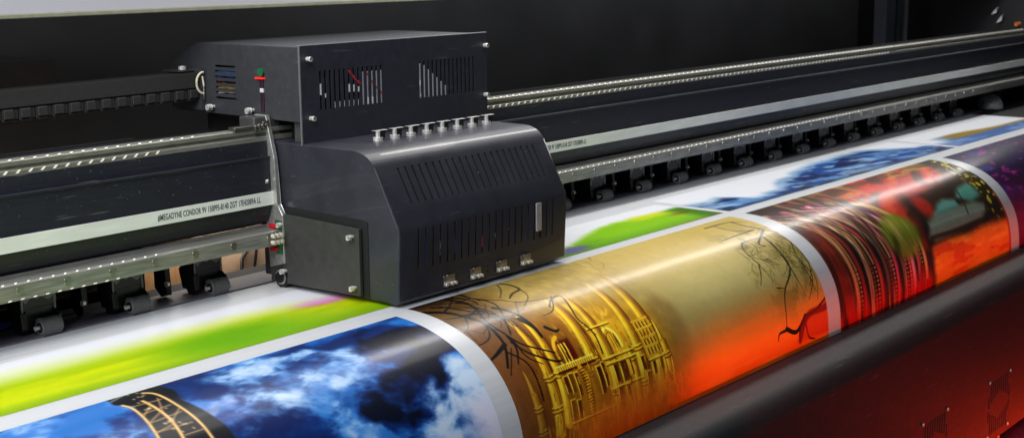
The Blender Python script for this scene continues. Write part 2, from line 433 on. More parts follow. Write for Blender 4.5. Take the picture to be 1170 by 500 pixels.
# mounting plate of cut aluminium at the back left
bp = [(.372,.347),(.338,.347),(.318,.263),(.314,.170),(.300,.150),(.300,.052),(.343,.040),(.347,.130),(.356,.150),(.362,.165)]
bm = bmesh.new(); add_prism(bm, bp, -.016, -.006, .001, 1)
brk = bm_obj('mounting_plate', bm, M_alu, car)
bp2 = [(.345,.335),(.24,.30),(.24,.16),(.345,.16)]
for (y,z) in ((.338,.251),(.334,.217)): side_screw(brk, y, z, -.016)
for k,(y,z) in enumerate(((.322,.127),(.321,.081))):
    box_obj('red_plug', (-.024,y-.010,z-.004), (-.0165,y+.012,z+.004), M_red, brk, .001)
    box_obj('green_board', (-.0185,y-.020,z-.016+.006*k), (-.0165,y-.002,z+.012), M_green, brk)
box_obj('mount_block', (-.004,.334,.02), (.40,.372,.296), M_side, car, .002)
box_obj('mount_block', (.02,.338,.296), (.40,.372,.337), M_black, car, .002)
box_obj('clamp_block', (-.045,.338,.300), (.02,.385,.345), mat('clamp_grey',(.10,.10,.10),.4,metal=.5), car, .003)
bm = bmesh.new()
for k in range(4): add_box(bm, (-.050+.010*k,.330,.318+.003*k), (-.044+.010*k,.336,.330+.003*k), .001, 1)
add_box(bm, (-.10,.332,.324), (-.02,.352,.3305), .001, 1)
bm_obj('slider_block', bm, M_steel, car)
# belt clamp hardware at lower bar
bm = bmesh.new()
for k in range(3):
    for j in range(2): add_cyl(bm, (-.045+.010*k,.300,.100+.013*j), (-.045+.010*k,.290,.100+.013*j), .0045, 10, bev=.001)
bm_obj('sensor_pins', bm, mat('pins_ivory',(.6,.56,.45),.4), car, True)
bm = bmesh.new(); add_cyl(bm, (-.012,.315,.022), (.008,.315,.022), .020, 28, bev=.002); bm_obj('caster', bm, M_black, car, True)
bm = bmesh.new(); add_cyl(bm, (-.0145,.315,.022), (-.0122,.315,.022), .015, 28); bm_obj('caster_ring', bm, M_alu, car, True)
bm = bmesh.new(); add_cyl(bm, (-.018,.315,.022), (-.0144,.315,.022), .0115, 28); bm_obj('caster_hub', bm, M_black, car, True)

# upper box
UW = .562
up = [(.253,.336),(.253,.483),(.560,.483),(.655,.445),(.640,.340)]
bm = bmesh.new(); add_prism(bm, up, 0, UW, .0015, 2)
ubox = bm_obj('upper_box', bm, M_side, car); tag(ubox, 'upper carriage box with slotted sides')
bmc = bmesh.new(); add_prism(bmc, [(.240,.340),(.240,.479),(.556,.479),(.63,.44),(.63,.345)], .004, UW-.004); cut(ubox, bmc)
bmc = bmesh.new()
for i in range(7):
    z = .437 - i*.0108; add_box(bmc, (-.01,.443,z-.0022), (.01,.507,z+.0022))
cut(ubox, bmc)
bmc = bmesh.new(); add_box(bmc, (-.01,.357,.350), (.01,.369,.422)); cut(ubox, bmc)
bmc = bmesh.new(); add_cyl(bmc, (-.01,.364,.428), (.01,.364,.428), .011, 20); cut(ubox, bmc)
# front plate of the upper box
bm = bmesh.new(); add_prism(bm, [(.2500,.294),(.2520,.292),(.2529,.294),(.2529,.484),(.2510,.4855),(.2500,.484)], -.001, UW, 0)
fpl = bm_obj('slotted_front_plate', bm, M_navy, car)
bmc = bmesh.new()
for x0, x1, n in ((.053,.223,14),(.341,.515,14)):
    for i in range(n):
        x = x0 + (x1-x0)*i/(n-1); add_box(bmc, (x-.0028,.24,.357), (x+.0028,.26,.434))
cut(fpl, bmc)
bm = bmesh.new(); add_box(bm, (-.001,.2495,.4838), (UW,.258,.4862), .0008, 2); bm_obj('edge_trim', bm, mat('edge_pale_grey',(.16,.16,.18),.35,metal=.2), car)  # pale grey strips along the plate's top and left edges
bm = bmesh.new(); add_box(bm, (-.0022,.2490,.290), (.0015,.2530,.486), .0008, 2); bm_obj('corner_trim', bm, mat('edge_pale_grey',(.16,.16,.18),.35), car)
box_obj('neck_block', (.05,.27,.2956), (UW-.04,.60,.339), M_black, car)
box_obj('neck_block', (.012,.258,.2956), (.05,.285,.339), mat('neck_grey',(.05,.05,.05),.5), car)
for (x,z) in ((.019,.459),(.023,.343),(.552,.457),(.552,.347)):
    bm = bmesh.new(); add_cyl(bm, (x,.2495,z), (x,.2375,z), .0045, 14); add_cyl(bm, (x,.2430,z), (x,.2375,z), .0050, 14, bev=.001); bm_obj('screw', bm, M_chrome, fpl, True)
for (y,z) in ((.515,.353),(.392,.353)): side_screw(ubox, y, z, 0, .006, .018)
# contents of the upper box, close behind the slots
Y0, Y1 = .2512, .2550; CW = mat('conn_white',(.9,.9,.92),.4)
def conn(a, b): box_obj('white_connector', a, b, CW, car)
for i in range(6): conn((.085+.0130*i,Y0,.358), (.0925+.0130*i,Y1,.370))
for x in (.168,.182): conn((x+.012,Y0,.356), (x+.020,Y1,.371))
conn((.051,Y0,.386), (.057,Y1,.408)); conn((.063,Y0,.380), (.068,Y1,.388)); conn((.156,Y0,.385), (.164,Y1,.395)); conn((.127,Y0,.386), (.135,Y1,.402)); conn((.140,Y0,.386), (.147,Y1,.400))
conn((.341,Y0,.360), (.349,Y1,.366)); conn((.338,Y0,.383), (.344,Y1,.395))
for i in range(5): box_obj('ribbon_cable', (.166+.0130*i,.2520,.352), (.174+.0130*i,.2535,.424), mat('ribbon_grey',(.55,.55,.60),.5), car)
for i in range(7):
    x = .341+.01338*i; box_obj('ribbon_cable', (x-.0062,.2515,.355), (x+.0062,.2535,.430-.0095*max(0,i-.5)), mat('ribbon_grey',(.55,.55,.60),.5), car)
bm = bmesh.new(); add_tube(bm, [(.18,.2525,.425),(.195,.2525,.405),(.215,.2525,.385),(.235,.2525,.370)], .002, 6); add_tube(bm, [(.13,.2525,.43),(.15,.2525,.41),(.165,.2525,.40)], .003, 6)
bm_obj('red_wire', bm, M_red, car, True)
bm = bmesh.new(); add_box(bm, (.020,.29,.345), (.024,.62,.46)); bm_obj('inner_wall', bm, mat('inner_black',(.012,.012,.016),.6), car)
for nm, m, z, dy2 in (('blue_cable', M_blue, .424, .0),('blue_cable', M_blue, .4165, .004),('red_wire', M_red, .408, .01),('yellow_cable', M_yel, .398, .0),('yellow_cable', M_yel, .393,.01),('white_wire', M_white, .384, .012)):
    bm = bmesh.new(); add_tube(bm, [(.010,.525-dy2,z-.004),(.0075,.49-dy2,z+.002),(.0075,.47,z),(.012,.425+dy2,z+.002)], .0030, 8); bm_obj(nm, bm, m, car, True)
bm = bmesh.new(); add_cyl(bm, (.008,.364,.430), (-.004,.364,.430), .0085, 18); bm_obj('green_plug', bm, M_green, car, True)
box_obj('red_band', (-.006,.353,.4165), (.004,.377,.4200), mat('red_bright',(.9,.02,.02),.4,emit=(1,.03,.02),estr=.5), car)
box_obj('cable_tag', (-.002,.358,.390), (.003,.3675,.398), M_white, car)
box_obj('dark_cable', (-.001,.359,.350), (.004,.3665,.414), mat('cable_violet',(.03,.012,.02),.4), car, .001)
# chain bracket with screw behind the box
bm = bmesh.new(); add_box(bm, (-.050,.560,.425), (.0,.615,.4275)); add_box(bm, (-.01,.54,.345), (.0,.64,.43)); bm_obj('chain_bracket', bm, M_side, car)
bm = bmesh.new(); add_cyl(bm, (-.022,.585,.4275), (-.022,.585,.433), .008, 14, bev=.001); bm_obj('bracket_screw', bm, M_chrome, car, True)

# ================================================================== CABLE CHAIN
chain = empty('cable_chain', (0,0,0))
tag(chain, 'black plastic cable chain lying behind the rail, ending at the upper carriage box', 'cable chain')
bm = bmesh.new()
add_box(bm, (-.0176,0,.026), (.0176,.062,.056))
add_prism(bm, [(.003,.028),(.003,.0),(.059,.0),(.059,.028)], -.0165, .0075, .002, 2)
add_box(bm, (-.0145,-.0012,.004), (.0060,.004,.022), .0015, 1)
add_prism(bm, [(.004,.026),(.004,.004),(.056,.004),(.056,.026)], .0082, .0165)
k0 = bm_obj('chain_link', bm, M_chain, chain)
CX = arange(-1.55, -.022, .0352)
for i, x in enumerate(CX[::-1]):
    x = -.022 - i*.0352
    dz = .366 - .00035*i
    if i == 0: k0.location = (x,.545,dz)
    else:
        k = k0.copy(); COL.objects.link(k); k.location = (x,.545,dz); k.parent = chain
bm = bmesh.new()
pts = [(-.006+.016*math.cos(a)*-1, .540, .401+.022*math.sin(a)) for a in [PI/2 - PI*i/14 for i in range(15)]]
pts = [(-.006-.018*math.sin(PI*i/14), .538, .423-.044*i/14 if False else .401+.022*math.cos(PI*i/14)) for i in range(15)]
add_tube(bm, pts, .0024, 8); add_tube(bm, [(-.010,.536,.415),(-.007,.536,.395),(-.009,.536,.366)], .0018, 6)
tag(bm_obj('cable_tie', bm, M_tie, None, True), 'thin ivory cable tie looped round the end of the black cable chain', 'cable tie')

# ================================================================== VINYL WITH PRINTED PICTURES
KN = [(.60,0),(.3,0),(.05,0),(.02,0),(0,-.0001),(-.03,-.0006),(-.06,-.0030),(-.09,-.0075),(-.12,-.0150),(-.15,-.0255),(-.18,-.0400),(-.21,-.0615),(-.238,-.0900),(-.262,-.1250),(-.278,-.160),(-.288,-.20),(-.2925,-.24),(-.294,-.28),(-.294,-.33),(-.294,-.60)]
def _catmull(K, n=24):
    K = np.array(K); out = []
    for i in range(len(K)-1):
        p0 = K[max(i-1,0)]; p1 = K[i]; p2 = K[i+1]; p3 = K[min(i+2,len(K)-1)]
        for t in np.linspace(0,1,n,endpoint=False):
            if i < 3: out.append(p1+(p2-p1)*t)
            else: out.append(.5*((2*p1)+(-p0+p2)*t+(2*p0-5*p1+4*p2-p3)*t*t+(-p0+3*p1-3*p2+p3)*t**3))
    out.append(K[-1]); return np.array(out)
PR = _catmull(KN)
for _ in range(30): PR[60:-1] = .25*PR[59:-2]+.5*PR[60:-1]+.25*PR[61:] if False else PR[60:-1]
SA = np.concatenate([[0], np.cumsum(np.hypot(*np.diff(PR, axis=0).T))])
i0 = np.argmin(np.abs(PR[:,0]-0)); SA = SA - SA[i0]                      # s = 0 at the seam, positive towards the front
def surf(s, off=0.):
    s = np.asarray(s, float)
    y = np.interp(s, SA, PR[:,0]); z = np.interp(s, SA, PR[:,1])
    y2 = np.interp(s+.004, SA, PR[:,0]); z2 = np.interp(s+.004, SA, PR[:,1]); y1 = np.interp(s-.004, SA, PR[:,0]); z1 = np.interp(s-.004, SA, PR[:,1])
    ty = y2-y1; tz = z2-z1; l = np.hypot(ty,tz)+1e-12
    return y + tz/l*off, z - ty/l*off
def ripple(u, s):                                                         # very slight waviness of the film
    return .0005*np.sin(u*9.+s*6.)*np.clip((s+.1)*3,0,1) + .0003*np.sin(u*23+1.3)*np.clip(s*3,0,1)
_ys = PR[::-1,0]; _zs = PR[::-1,1]; _ss = SA[::-1]
_m = _ys > -.2935
def at_m(px, py):                                                         # photo pixel -> (along the roll, along the film)
    d = ray(px, py); yy = np.linspace(-.2934, .6, 3000); t = (yy-CAM[1])/d[1]; z = CAM[2]+d[2]*t
    zz = np.interp(yy, _ys[_m], _zs[_m]); k = np.argmax(z < zz + 0*yy) if (z < zz).any() else -1
    y = yy[k]; x = CAM[0]+d[0]*t[k]
    return float(x), float(np.interp(y, _ys[_m], _ss[_m]))
def fix_order(k): return k

def grid_mesh(name, us, ss, off, cols=None, m=None, parent=None):
    U, S = np.meshgrid(us, ss); y, z = surf(S, off); r = ripple(U, S)
    co = np.stack([U, y, z + r], -1).reshape(-1,3).astype(np.float32)
    nu, ns = len(us), len(ss)
    idx = (np.arange(ns-1)[:,None]*nu + np.arange(nu-1)[None,:]).reshape(-1)
    q = np.stack([idx, idx+nu, idx+nu+1, idx+1], -1).astype(np.int32)
    me = bpy.data.meshes.new(name)
    me.vertices.add(len(co)); me.vertices.foreach_set('co', co.reshape(-1))
    me.loops.add(q.size); me.loops.foreach_set('vertex_index', q.reshape(-1))
    me.polygons.add(len(q)); me.polygons.foreach_set('loop_start', np.arange(0, q.size, 4, dtype=np.int32)); me.polygons.foreach_set('loop_total', np.full(len(q), 4, np.int32))
    me.polygons.foreach_set('use_smooth', np.ones(len(q), bool))
    me.update(calc_edges=True)
    if cols is not None:
        a = me.color_attributes.new('ink', 'FLOAT_COLOR', 'POINT')
        c = np.concatenate([cols.reshape(-1,3), np.ones((len(co),1))], 1).astype(np.float32); a.data.foreach_set('color', c.reshape(-1))
    return new_obj(name, me, m, parent)

def hash2(ix, iy, seed):
    h = (ix.astype(np.int64)*374761393 + iy.astype(np.int64)*668265263 + seed*1442695041) & 0x7fffffff
    h = (h ^ (h >> 13))*1274126177 & 0x7fffffff
    return ((h ^ (h >> 16)) & 0xffff)/65535.
def vnoise(x, y, seed):
    ix = np.floor(x); iy = np.floor(y); fx = x-ix; fy = y-iy; fx = fx*fx*(3-2*fx); fy = fy*fy*(3-2*fy)
    a = hash2(ix,iy,seed); b = hash2(ix+1,iy,seed); c = hash2(ix,iy+1,seed); d = hash2(ix+1,iy+1,seed)
    return (a*(1-fx)+b*fx)*(1-fy)+(c*(1-fx)+d*fx)*fy
def fbm(x, y, seed, o=5):
    r = 0; a = .5; t = 0
    for i in range(o): r = r + a*vnoise(x*2**i+seed*3.1, y*2**i-seed*1.7, seed+i); t += a; a *= .55
    return r/t
def ss_(a, b, x): t = np.clip((x-a)/(b-a), 0, 1); return t*t*(3-2*t)

class Art:
    def __init__(s, u0, u1, s0, s1, step, sstep=None):
        s.us = np.linspace(u0, u1, int((u1-u0)/step)+1); s.ss = np.linspace(s0, s1, int((s1-s0)/(sstep or step))+1)
        s.U, s.S = np.meshgrid(s.us, s.ss); s.C = np.zeros(s.U.shape+(3,))
    def fill(s, c): s.C[:] = np.array(c)/255.
    def mix(s, c, a):
        a = np.clip(a, 0, 1)[...,None]; s.C = s.C*(1-a) + np.asarray(c, float)/255.*a
    def mixc(s, arr, a):
        a = np.clip(a, 0, 1)[...,None]; s.C = s.C*(1-a) + arr*a
    def win(s, pts, pad):
        p = np.array(pts); u0,u1 = p[:,0].min()-pad, p[:,0].max()+pad; v0,v1 = p[:,1].min()-pad, p[:,1].max()+pad
        i0,i1 = np.searchsorted(s.us,[u0,u1]); j0,j1 = np.searchsorted(s.ss,[v0,v1]); return slice(j0,j1), slice(i0,i1)
    def line(s, pts, w, c, al=1., soft=.0012, w1=None, raw=False):
        """soft-edged brush stroke; pts in photo pixels unless raw"""
        P = [tuple(p) for p in pts] if raw else [at_m(*p) for p in pts]
        w1 = w if w1 is None else w1
        if 3 <= len(P) < 30:
            K = np.array([P[0]]+list(P)+[P[-1]]); Q = []
            for i in range(1, len(K)-2):
                ka,kb,kc,kd = K[i-1],K[i],K[i+1],K[i+2]
                for t in (0,.2,.4,.6,.8): Q.append(tuple(.5*(2*kb+(kc-ka)*t+(2*ka-5*kb+4*kc-kd)*t*t+(3*kb-ka-3*kc+kd)*t**3)))
            P = Q+[P[-1]]
        n = len(P)-1
        sl = s.win(P, max(w,w1)+soft*2)
        U = s.U[sl]; S = s.S[sl]
        if U.size == 0: return
        A = np.zeros_like(U)
        for i in range(n):
            (x0,y0),(x1,y1) = P[i],P[i+1]; dx,dy = x1-x0,y1-y0; L = dx*dx+dy*dy+1e-12
            t = np.clip(((U-x0)*dx+(S-y0)*dy)/L,0,1); d = np.hypot(U-x0-t*dx, S-y0-t*dy)
            ww = (w + (w1-w)*(i+t)/n)/2
            A = np.maximum(A, 1-ss_(ww-soft/2, ww+soft/2+1e-6, d))
        A = (A*al)[...,None]; s.C[sl] = s.C[sl]*(1-A) + np.asarray(c,float)/255.*A
    def poly(s, pts, c, al=1., soft=.0015, raw=False):
        P = [tuple(p) for p in pts] if raw else [at_m(*p) for p in pts]
        sl = s.win(P, soft*3); U = s.U[sl]; S = s.S[sl]
        if U.size == 0: return
        inside = np.zeros(U.shape, bool); dist = np.full(U.shape, 9.)
        n = len(P)
        for i in range(n):
            (x0,y0),(x1,y1) = P[i],P[(i+1)%n]
            if abs(y1-y0) > 1e-12:
                cnd = ((y0 > S) != (y1 > S)) & (U < (x1-x0)*(S-y0)/(y1-y0)+x0); inside ^= cnd
            dx,dy = x1-x0,y1-y0; L = dx*dx+dy*dy+1e-12; t = np.clip(((U-x0)*dx+(S-y0)*dy)/L,0,1)
            dist = np.minimum(dist, np.hypot(U-x0-t*dx, S-y0-t*dy))
        sd = np.where(inside, dist, -dist); A = (ss_(-soft, soft, sd)*al)[...,None]
        s.C[sl] = s.C[sl]*(1-A) + np.asarray(c,float)/255.*A
    def blob(s, p, ru, rs, c, al=1., hard=.0, raw=False, rot=0.):
        u, v = p if raw else at_m(*p)
        du = s.U-u; dv = s.S-v
        if rot: du, dv = du*math.cos(rot)+dv*math.sin(rot), -du*math.sin(rot)+dv*math.cos(rot)
        d = np.hypot(du/ru, dv/rs); s.mix(c, al*(1-ss_(hard, 1., d)))
    def branch(s, p, ang, ln, w, c, depth, rnd, al=.9):
        """random twig in film coordinates"""
        pts = [p]; a = ang
        for i in range(5):
            a += rnd.uniform(-.24,.24); q = pts[-1]; pts.append((q[0]+math.cos(a)*ln/5, q[1]+math.sin(a)*ln/5))
            if depth > 0 and rnd.random() < .75: s.branch(pts[-1], a+rnd.choice((-1,1))*rnd.uniform(.35,1.0), ln*rnd.uniform(.45,.7), w*.6, c, depth-1, rnd, al)
        s.line(pts, w, c, al, .0014, w*.45, raw=True)
    def build(s, name, label, parent):
        o = grid_mesh(name, s.us, s.ss, .0004, srgb(np.clip(s.C,0,1))*INK, M_print, parent); o['label'] = label; return o
INK = 1.32
M_print = bpy.data.materials.new('printed_ink'); M_print.use_nodes = True
_n = M_print.node_tree; _b = _n.nodes['Principled BSDF']; _v = _n.nodes.new('ShaderNodeVertexColor'); _v.layer_name = 'ink'
_tc = _n.nodes.new('ShaderNodeTexCoord'); _nz = _n.nodes.new('ShaderNodeTexNoise'); _nz.inputs['Scale'].default_value = 240; _n.links.new(_tc.outputs['Object'], _nz.inputs['Vector'])
_bp = _n.nodes.new('ShaderNodeBump'); _bp.inputs['Strength'].default_value = .05; _bp.inputs['Distance'].default_value = .0006; _n.links.new(_nz.outputs['Fac'], _bp.inputs['Height']); _n.links.new(_bp.outputs['Normal'], _b.inputs['Normal'])
_n.links.new(_v.outputs['Color'], _b.inputs['Base Color']); _b.inputs['Roughness'].default_value = .42; _b.inputs['Specular IOR Level'].default_value = .10; _b.inputs['Coat Weight'].default_value = .34; _b.inputs['Coat Roughness'].default_value = .17

film = grid_mesh('vinyl_sheet', np.linspace(-1.65, 3.76, 560), np.concatenate([np.linspace(-.395, .0, 24)[:-1], np.linspace(0, .62, 120)]), 0., None, M_vinyl)
tag(film, 'glossy white vinyl banner sheet printed with colourful pictures, curving down over the front edge', 'vinyl banner')

ST = .0017
# ---------- picture 1: blue clouds and a lattice tower
A = Art(-1.60, -.040, .030, .42, .0021, .0021)
n1 = fbm(A.U*6, A.S*10, 11, 6); n2 = fbm(A.U*3.2+5, A.S*5, 23, 5); wx = .25*(fbm(A.U*7,A.S*9,33,4)-.5)
n4 = fbm((A.U+wx*.35)*17, (A.S+wx*.25)*27, 151, 7); n5 = fbm((A.U-wx*.3)*9, (A.S+wx*.2)*15, 153, 7); n6 = fbm(A.U*40, A.S*55, 155, 5)
A.fill((8,44,108)); A.mix((16,74,150), ss_(.35,.62,n2)); A.mix((44,118,196), ss_(.44,.62,n5)*.8)
A.mix((6,22,70), ss_(.50,.34,n5)*.75*ss_(-.75,-.5,A.U))
def reg(p, ru, rs, h=.25): u, v = at_m(*p); return ss_(1, h, np.hypot((A.U-u)/ru,(A.S-v)/rs))
cl_ = n4*.62+n5*.28+n6*.10
hz = np.clip(reg((325,450),.22,.085)+reg((300,420),.20,.05)*.9+reg((400,408),.14,.045)*.8+reg((560,470),.15,.15)*1.3+reg((520,490),.12,.10)*1.2+reg((510,420),.10,.07)*.6+reg((420,470),.10,.05)*.35+reg((40,480),.2,.05)*.2,0,1.3)
A.mix((96,148,208), ss_(.54-.24*hz,.76-.22*hz,cl_)*.85)
A.mix((196,212,230), ss_(.62-.22*hz,.90-.26*hz,cl_)*.9)
A.mix((226,206,222), reg((565,490),.10,.10)*.55)
dk = np.clip(reg((450,455),.10,.09)*1.1+reg((478,425),.11,.06)+reg((452,385),.20,.045)*1.2+reg((500,395),.09,.05)*.9+reg((395,490),.14,.05)*.7,0,1.2)
A.mix((8,34,92), ss_(.60-.34*dk,.82-.34*dk,1-(n5*.5+n4*.5))*.9); A.mix((4,9,26), ss_(.70-.30*dk,.90-.34*dk,1-(n5*.4+n4*.6))*.95)
A.mix((150,130,196), reg((250,470),.10,.05)*.22); A.mix((110,130,200), reg((60,485),.2,.03)*.2)
A.poly([(120,456),(146,444),(178,440),(200,446),(206,456),(232,468),(258,486),(282,520),(188,520),(172,486),(152,464),(130,463)], (12,14,18), .97, .003)
A.mix((96,92,84), reg((215,478),.10,.012,.0)*.5)
for pts, w in (([(163,449),(178,450),(203,463),(226,480),(246,505)],.0042), ([(163,458),(184,470),(199,484),(212,505)],.0045), ([(140,463),(152,467),(168,481),(184,505)],.0040)):
    A.line(pts, w*1.7, (150,110,55), .6, .006); A.line(pts, w, (232,190,120), .95, .003)
for a, b in (((150,465),(184,456)),((160,474),(195,462)),((170,484),(207,470)),((178,494),(220,482)),((186,470),(180,455)),((196,482),(205,466)),((170,484),(184,470)),((178,495),(199,484)),((212,497),(232,490)),((164,476),(173,462))):
    A.line([a,b], .0028, (190,150,95), .7, .002)
for k in range(26):
    t = random.random(); A.blob((150+70*t+random.uniform(-10,14), 452+44*t+random.uniform(-6,6)), .004, .004, (240,205,150), .7)
A.line([(127,459),(150,447)], .004, (150,150,150), .7, .003)
P1 = A.build('printed_picture', 'print of blue cloudy sky with a lattice tower, at the lower left', film)

# ---------- picture 2: golden palace and bare trees in mist
A = Art(.012, 1.196, .010, .50, ST)
n1 = fbm(A.U*4, A.S*6, 5, 5); n2 = fbm(A.U*16, A.S*16, 9, 5); n3 = fbm(A.U*2.5, A.S*30, 15, 4)
A.fill((120,88,30))
A.mix((150,128,52), ss_(.3,.7,n1)); A.mix((168,148,82), ss_(.2,.75,A.U+.15*(n1-.5)))
A.mix((196,180,112), ss_(.45,.0,np.hypot((A.U-.82)/.9,(A.S-.20)/.42))*1.2)
A.mix((92,62,22), ss_(.30,.02,A.U)*.85); A.mix((58,34,12), ss_(.10,.0,A.S)*ss_(.35,.05,A.U)*.9)
A.mix((132,118,34), ss_(.13,.0,A.S+.02*(n1-.5))*ss_(.75,.98,A.U)*.85)
A.mix((150,116,60), ss_(.50,.62,n2)*.30*ss_(.2,.5,A.S))
A.mix((128,84,52), ss_(.06,.25,A.S)*ss_(.25,.06,A.U)*.7)
# domed shape right of the palace
A.poly([(722,420),(722,380),(730,350),(745,337),(765,345),(785,375),(792,405),(792,460),(722,470)], (132,96,44), .55, .02)
# palace body in bright gold with brown shade
def crop(p): return (560+p[0]/2.941, 330+p[1]/2.941)
def cl(*pts): return [crop(p) for p in pts]
rp = random.Random(21)
GOLD = ((232,184,34),(246,214,70),(206,150,22),(184,124,18),(238,196,52)); BRN = ((112,60,10),(84,40,8),(136,80,14),(98,44,8))
rp = random.Random(21)
GOLD = ((206,160,36),(226,184,52),(184,134,24),(164,112,18),(212,166,44)); BRN = ((112,66,12),(88,46,10),(132,82,16),(98,50,10))
def ln(u0,v0,u1,v1,w,c,al=.9,soft=.0016,w1=None): A.line([(u0,v0),(u1,v1)], w, c, al, soft, w1, raw=True)
def rect(u0,v0,u1,v1,c,al=.9,soft=.0016,lean=-.04):
    d = lean*(v1-v0); A.poly([(u0,v0),(u1,v0),(u1+d,v1),(u0+d,v1)], c, al, soft, raw=True)
def soft_body(uc, vc, ru, rv, c, al): A.mix(c, ss_(1,.55,np.hypot((A.U-uc)/ru,(A.S-vc)/rv))*al)
soft_body(.30,.34,.30,.22,(150,102,22),.75); soft_body(.17,.36,.16,.20,(104,62,16),.75); soft_body(.38,.30,.17,.17,(176,132,34),.7); soft_body(.20,.22,.10,.09,(140,92,24),.6)
A.mix((112,74,22), ss_(.44,.66,fbm(A.U*40,A.S*16,201,4))*ss_(1,.5,np.hypot((A.U-.29)/.25,(A.S-.32)/.17))*.8)
A.mix((216,170,44), ss_(.50,.68,fbm(A.U*44,A.S*20,203,4))*ss_(1,.5,np.hypot((A.U-.30)/.24,(A.S-.30)/.16))*.7)
def shaft(u0,v0,u1,v1,w0,w1,rings=(),fade=0.):
    """one carved pier or spire: lit side, body, shaded side, ring mouldings"""
    a = 1-fade; w0 *= 1.3; w1 *= 1.3
    ln(u0+w0*.35,v0,u1+w1*.45,v1,w0*.9,(98,56,12),.75*a,.005,w1*.9)
    ln(u0,v0,u1,v1,w0,(188,140,30),.96*a,.003,w1)
    ln(u0-w0*.22,v0,u1-w1*.22,v1,w0*.36,(230,190,62),.8*a,.004,w1*.36)
    ln(u0+w0*.36,v0,u1+w1*.36,v1,w0*.2,(128,82,16),.8*a,.003,w1*.2)
    for f in rings:
        u = u0+(u1-u0)*f; v = v0+(v1-v0)*f; w = w0+(w1-w0)*f
        for q,(c,k) in enumerate((((226,186,58),1.15),((112,66,12),1.1),((206,160,40),1.3),((96,52,10),1.2))):
            A.line([(u-w*.5*k,v+q*.0036),(u,v+q*.0036+.0018),(u+w*.5*k,v+q*.0036)], .0030, c, .85, .0014, raw=True)
# ribbed roof, gable and walls
rect(.262,.160,.345,.226,(196,156,52),.7,.006,-.12)
for k in range(10): ln(.268+k*.0078,.163-.001*k,.262+k*.0078,.222,.0024,(236,208,104) if k%2 else (150,104,28),.75)
rect(.296,.226,.404,.300,(190,146,36),.85,.004); rect(.296,.300,.400,.385,(176,128,28),.9,.003)
for k in range(26):
    u = .30+rp.random()*.10; v = .235+rp.random()*.13; rect(u,v,u+rp.uniform(.003,.012),v+rp.uniform(.008,.024),rp.choice(GOLD+BRN[:2]),.6,.0014)
# lancet window under an arch
A.line([(.330,.290),(.331,.262),(.341,.247),(.352,.243),(.363,.249),(.371,.264),(.372,.288)], .0060, (240,206,84), .95, .0022, raw=True)
A.line([(.338,.288),(.339,.264),(.352,.253),(.364,.266),(.365,.286)], .0030, (120,76,16), .9, .0016, raw=True)
for u in (.346,.354,.361): ln(u,.258,u-.001,.288,.0028,(206,160,48),.9); ln(u+.003,.260,u+.002,.288,.0022,(104,60,12),.85)
A.line([(.395,.205),(.384,.216),(.374,.210),(.366,.222)], .006, (206,166,60), .6, .004, raw=True)
# dark portal with slim columns
rect(.194,.236,.234,.296,(92,34,12),.92,.004)
A.line([(.178,.290),(.180,.256),(.190,.236),(.206,.226)], .0080, (206,162,42), .95, .003, raw=True); A.line([(.186,.290),(.189,.258),(.199,.240),(.212,.232)], .0030, (118,70,14), .9, .0016, raw=True)
for u in (.198,.206,.216): ln(u,.244,u-.004,.290,.0040,(226,184,56),.95); ln(u+.0035,.246,u-.0005,.290,.0022,(80,30,8),.8)
# piers and spires
shaft(.137,.156,.121,.400,.010,.024,(.56,.8)); shaft(.170,.150,.150,.385,.010,.022,(.60,))
shaft(.284,.136,.262,.330,.012,.027,(.80,)); shaft(.331,.140,.309,.400,.010,.022,(.62,.86))
shaft(.432,.128,.404,.400,.012,.025,(.62,.88)); shaft(.488,.126,.462,.395,.014,.028,(.50,.70))
shaft(.248,.300,.243,.410,.010,.014,(.1,)); shaft(.385,.300,.380,.400,.010,.013,(.12,))
for (u,v) in ((.070,.270),(.500,.262),(.486,.330),(.512,.345)):
    ln(u,v,u,v+.052,.002,(226,184,60),.95,.003,.016); ln(u+.004,v+.012,u+.005,v+.052,.0015,(120,72,14),.8,.002,.006); shaft(u,v+.050,u-.001,.445,.013,.018,(.15,.5))
# right wing block
rect(.436,.246,.492,.330,(182,136,34),.85,.003)
for r in range(4):
    for q in range(4): rect(.443+q*.0115,.255+r*.019,.448+q*.0115,.268+r*.019,(96,54,12),.8,.0012); ln(.4415+q*.0115,.254+r*.019,.4415+q*.0115,.268+r*.019,.0018,(236,198,76),.8)
    ln(.436,.250+r*.019,.492,.250+r*.019,.0020,(222,180,58),.7)
# balcony, wall, windows, stair
rect(.160,.284,.272,.294,(214,170,52),.95,.002,0); ln(.158,.2835,.274,.2835,.0026,(244,210,92),.9); ln(.160,.2965,.272,.2965,.0060,(78,38,8),.9)
for k in range(16): ln(.164+k*.0068,.286,.164+k*.0068,.293,.0022,(120,74,16),.8)
rect(.160,.300,.292,.420,(136,88,20),.8,.004)
for (u0,v0,u1,v1) in ((.166,.306,.176,.336),(.182,.304,.192,.340),(.200,.306,.208,.350),(.268,.310,.280,.362),(.286,.306,.294,.352),(.342,.316,.366,.356),(.320,.318,.330,.352),(.412,.322,.424,.350),(.374,.318,.380,.350),(.166,.352,.176,.384),(.185,.356,.195,.392),(.318,.362,.330,.388),(.345,.364,.356,.386),(.420,.356,.430,.384),(.446,.340,.456,.366),(.472,.340,.482,.362)):
    rect(u0,v0,u1,v1,rp.choice(BRN[:2]+((74,36,8),)),.88,.0016); ln(u0-.0022,v0,u0-.003,v1,.0026,(236,196,70),.85); ln(u0-.002,v0-.002,u1+.002,v0-.002,.0026,(222,178,54),.8)
rect(.364,.300,.374,.350,(206,160,46),.85,.002)
A.line([(.222,.298),(.231,.318),(.226,.350),(.222,.385),(.224,.430)], .012, (196,146,36), .9, .003, raw=True)
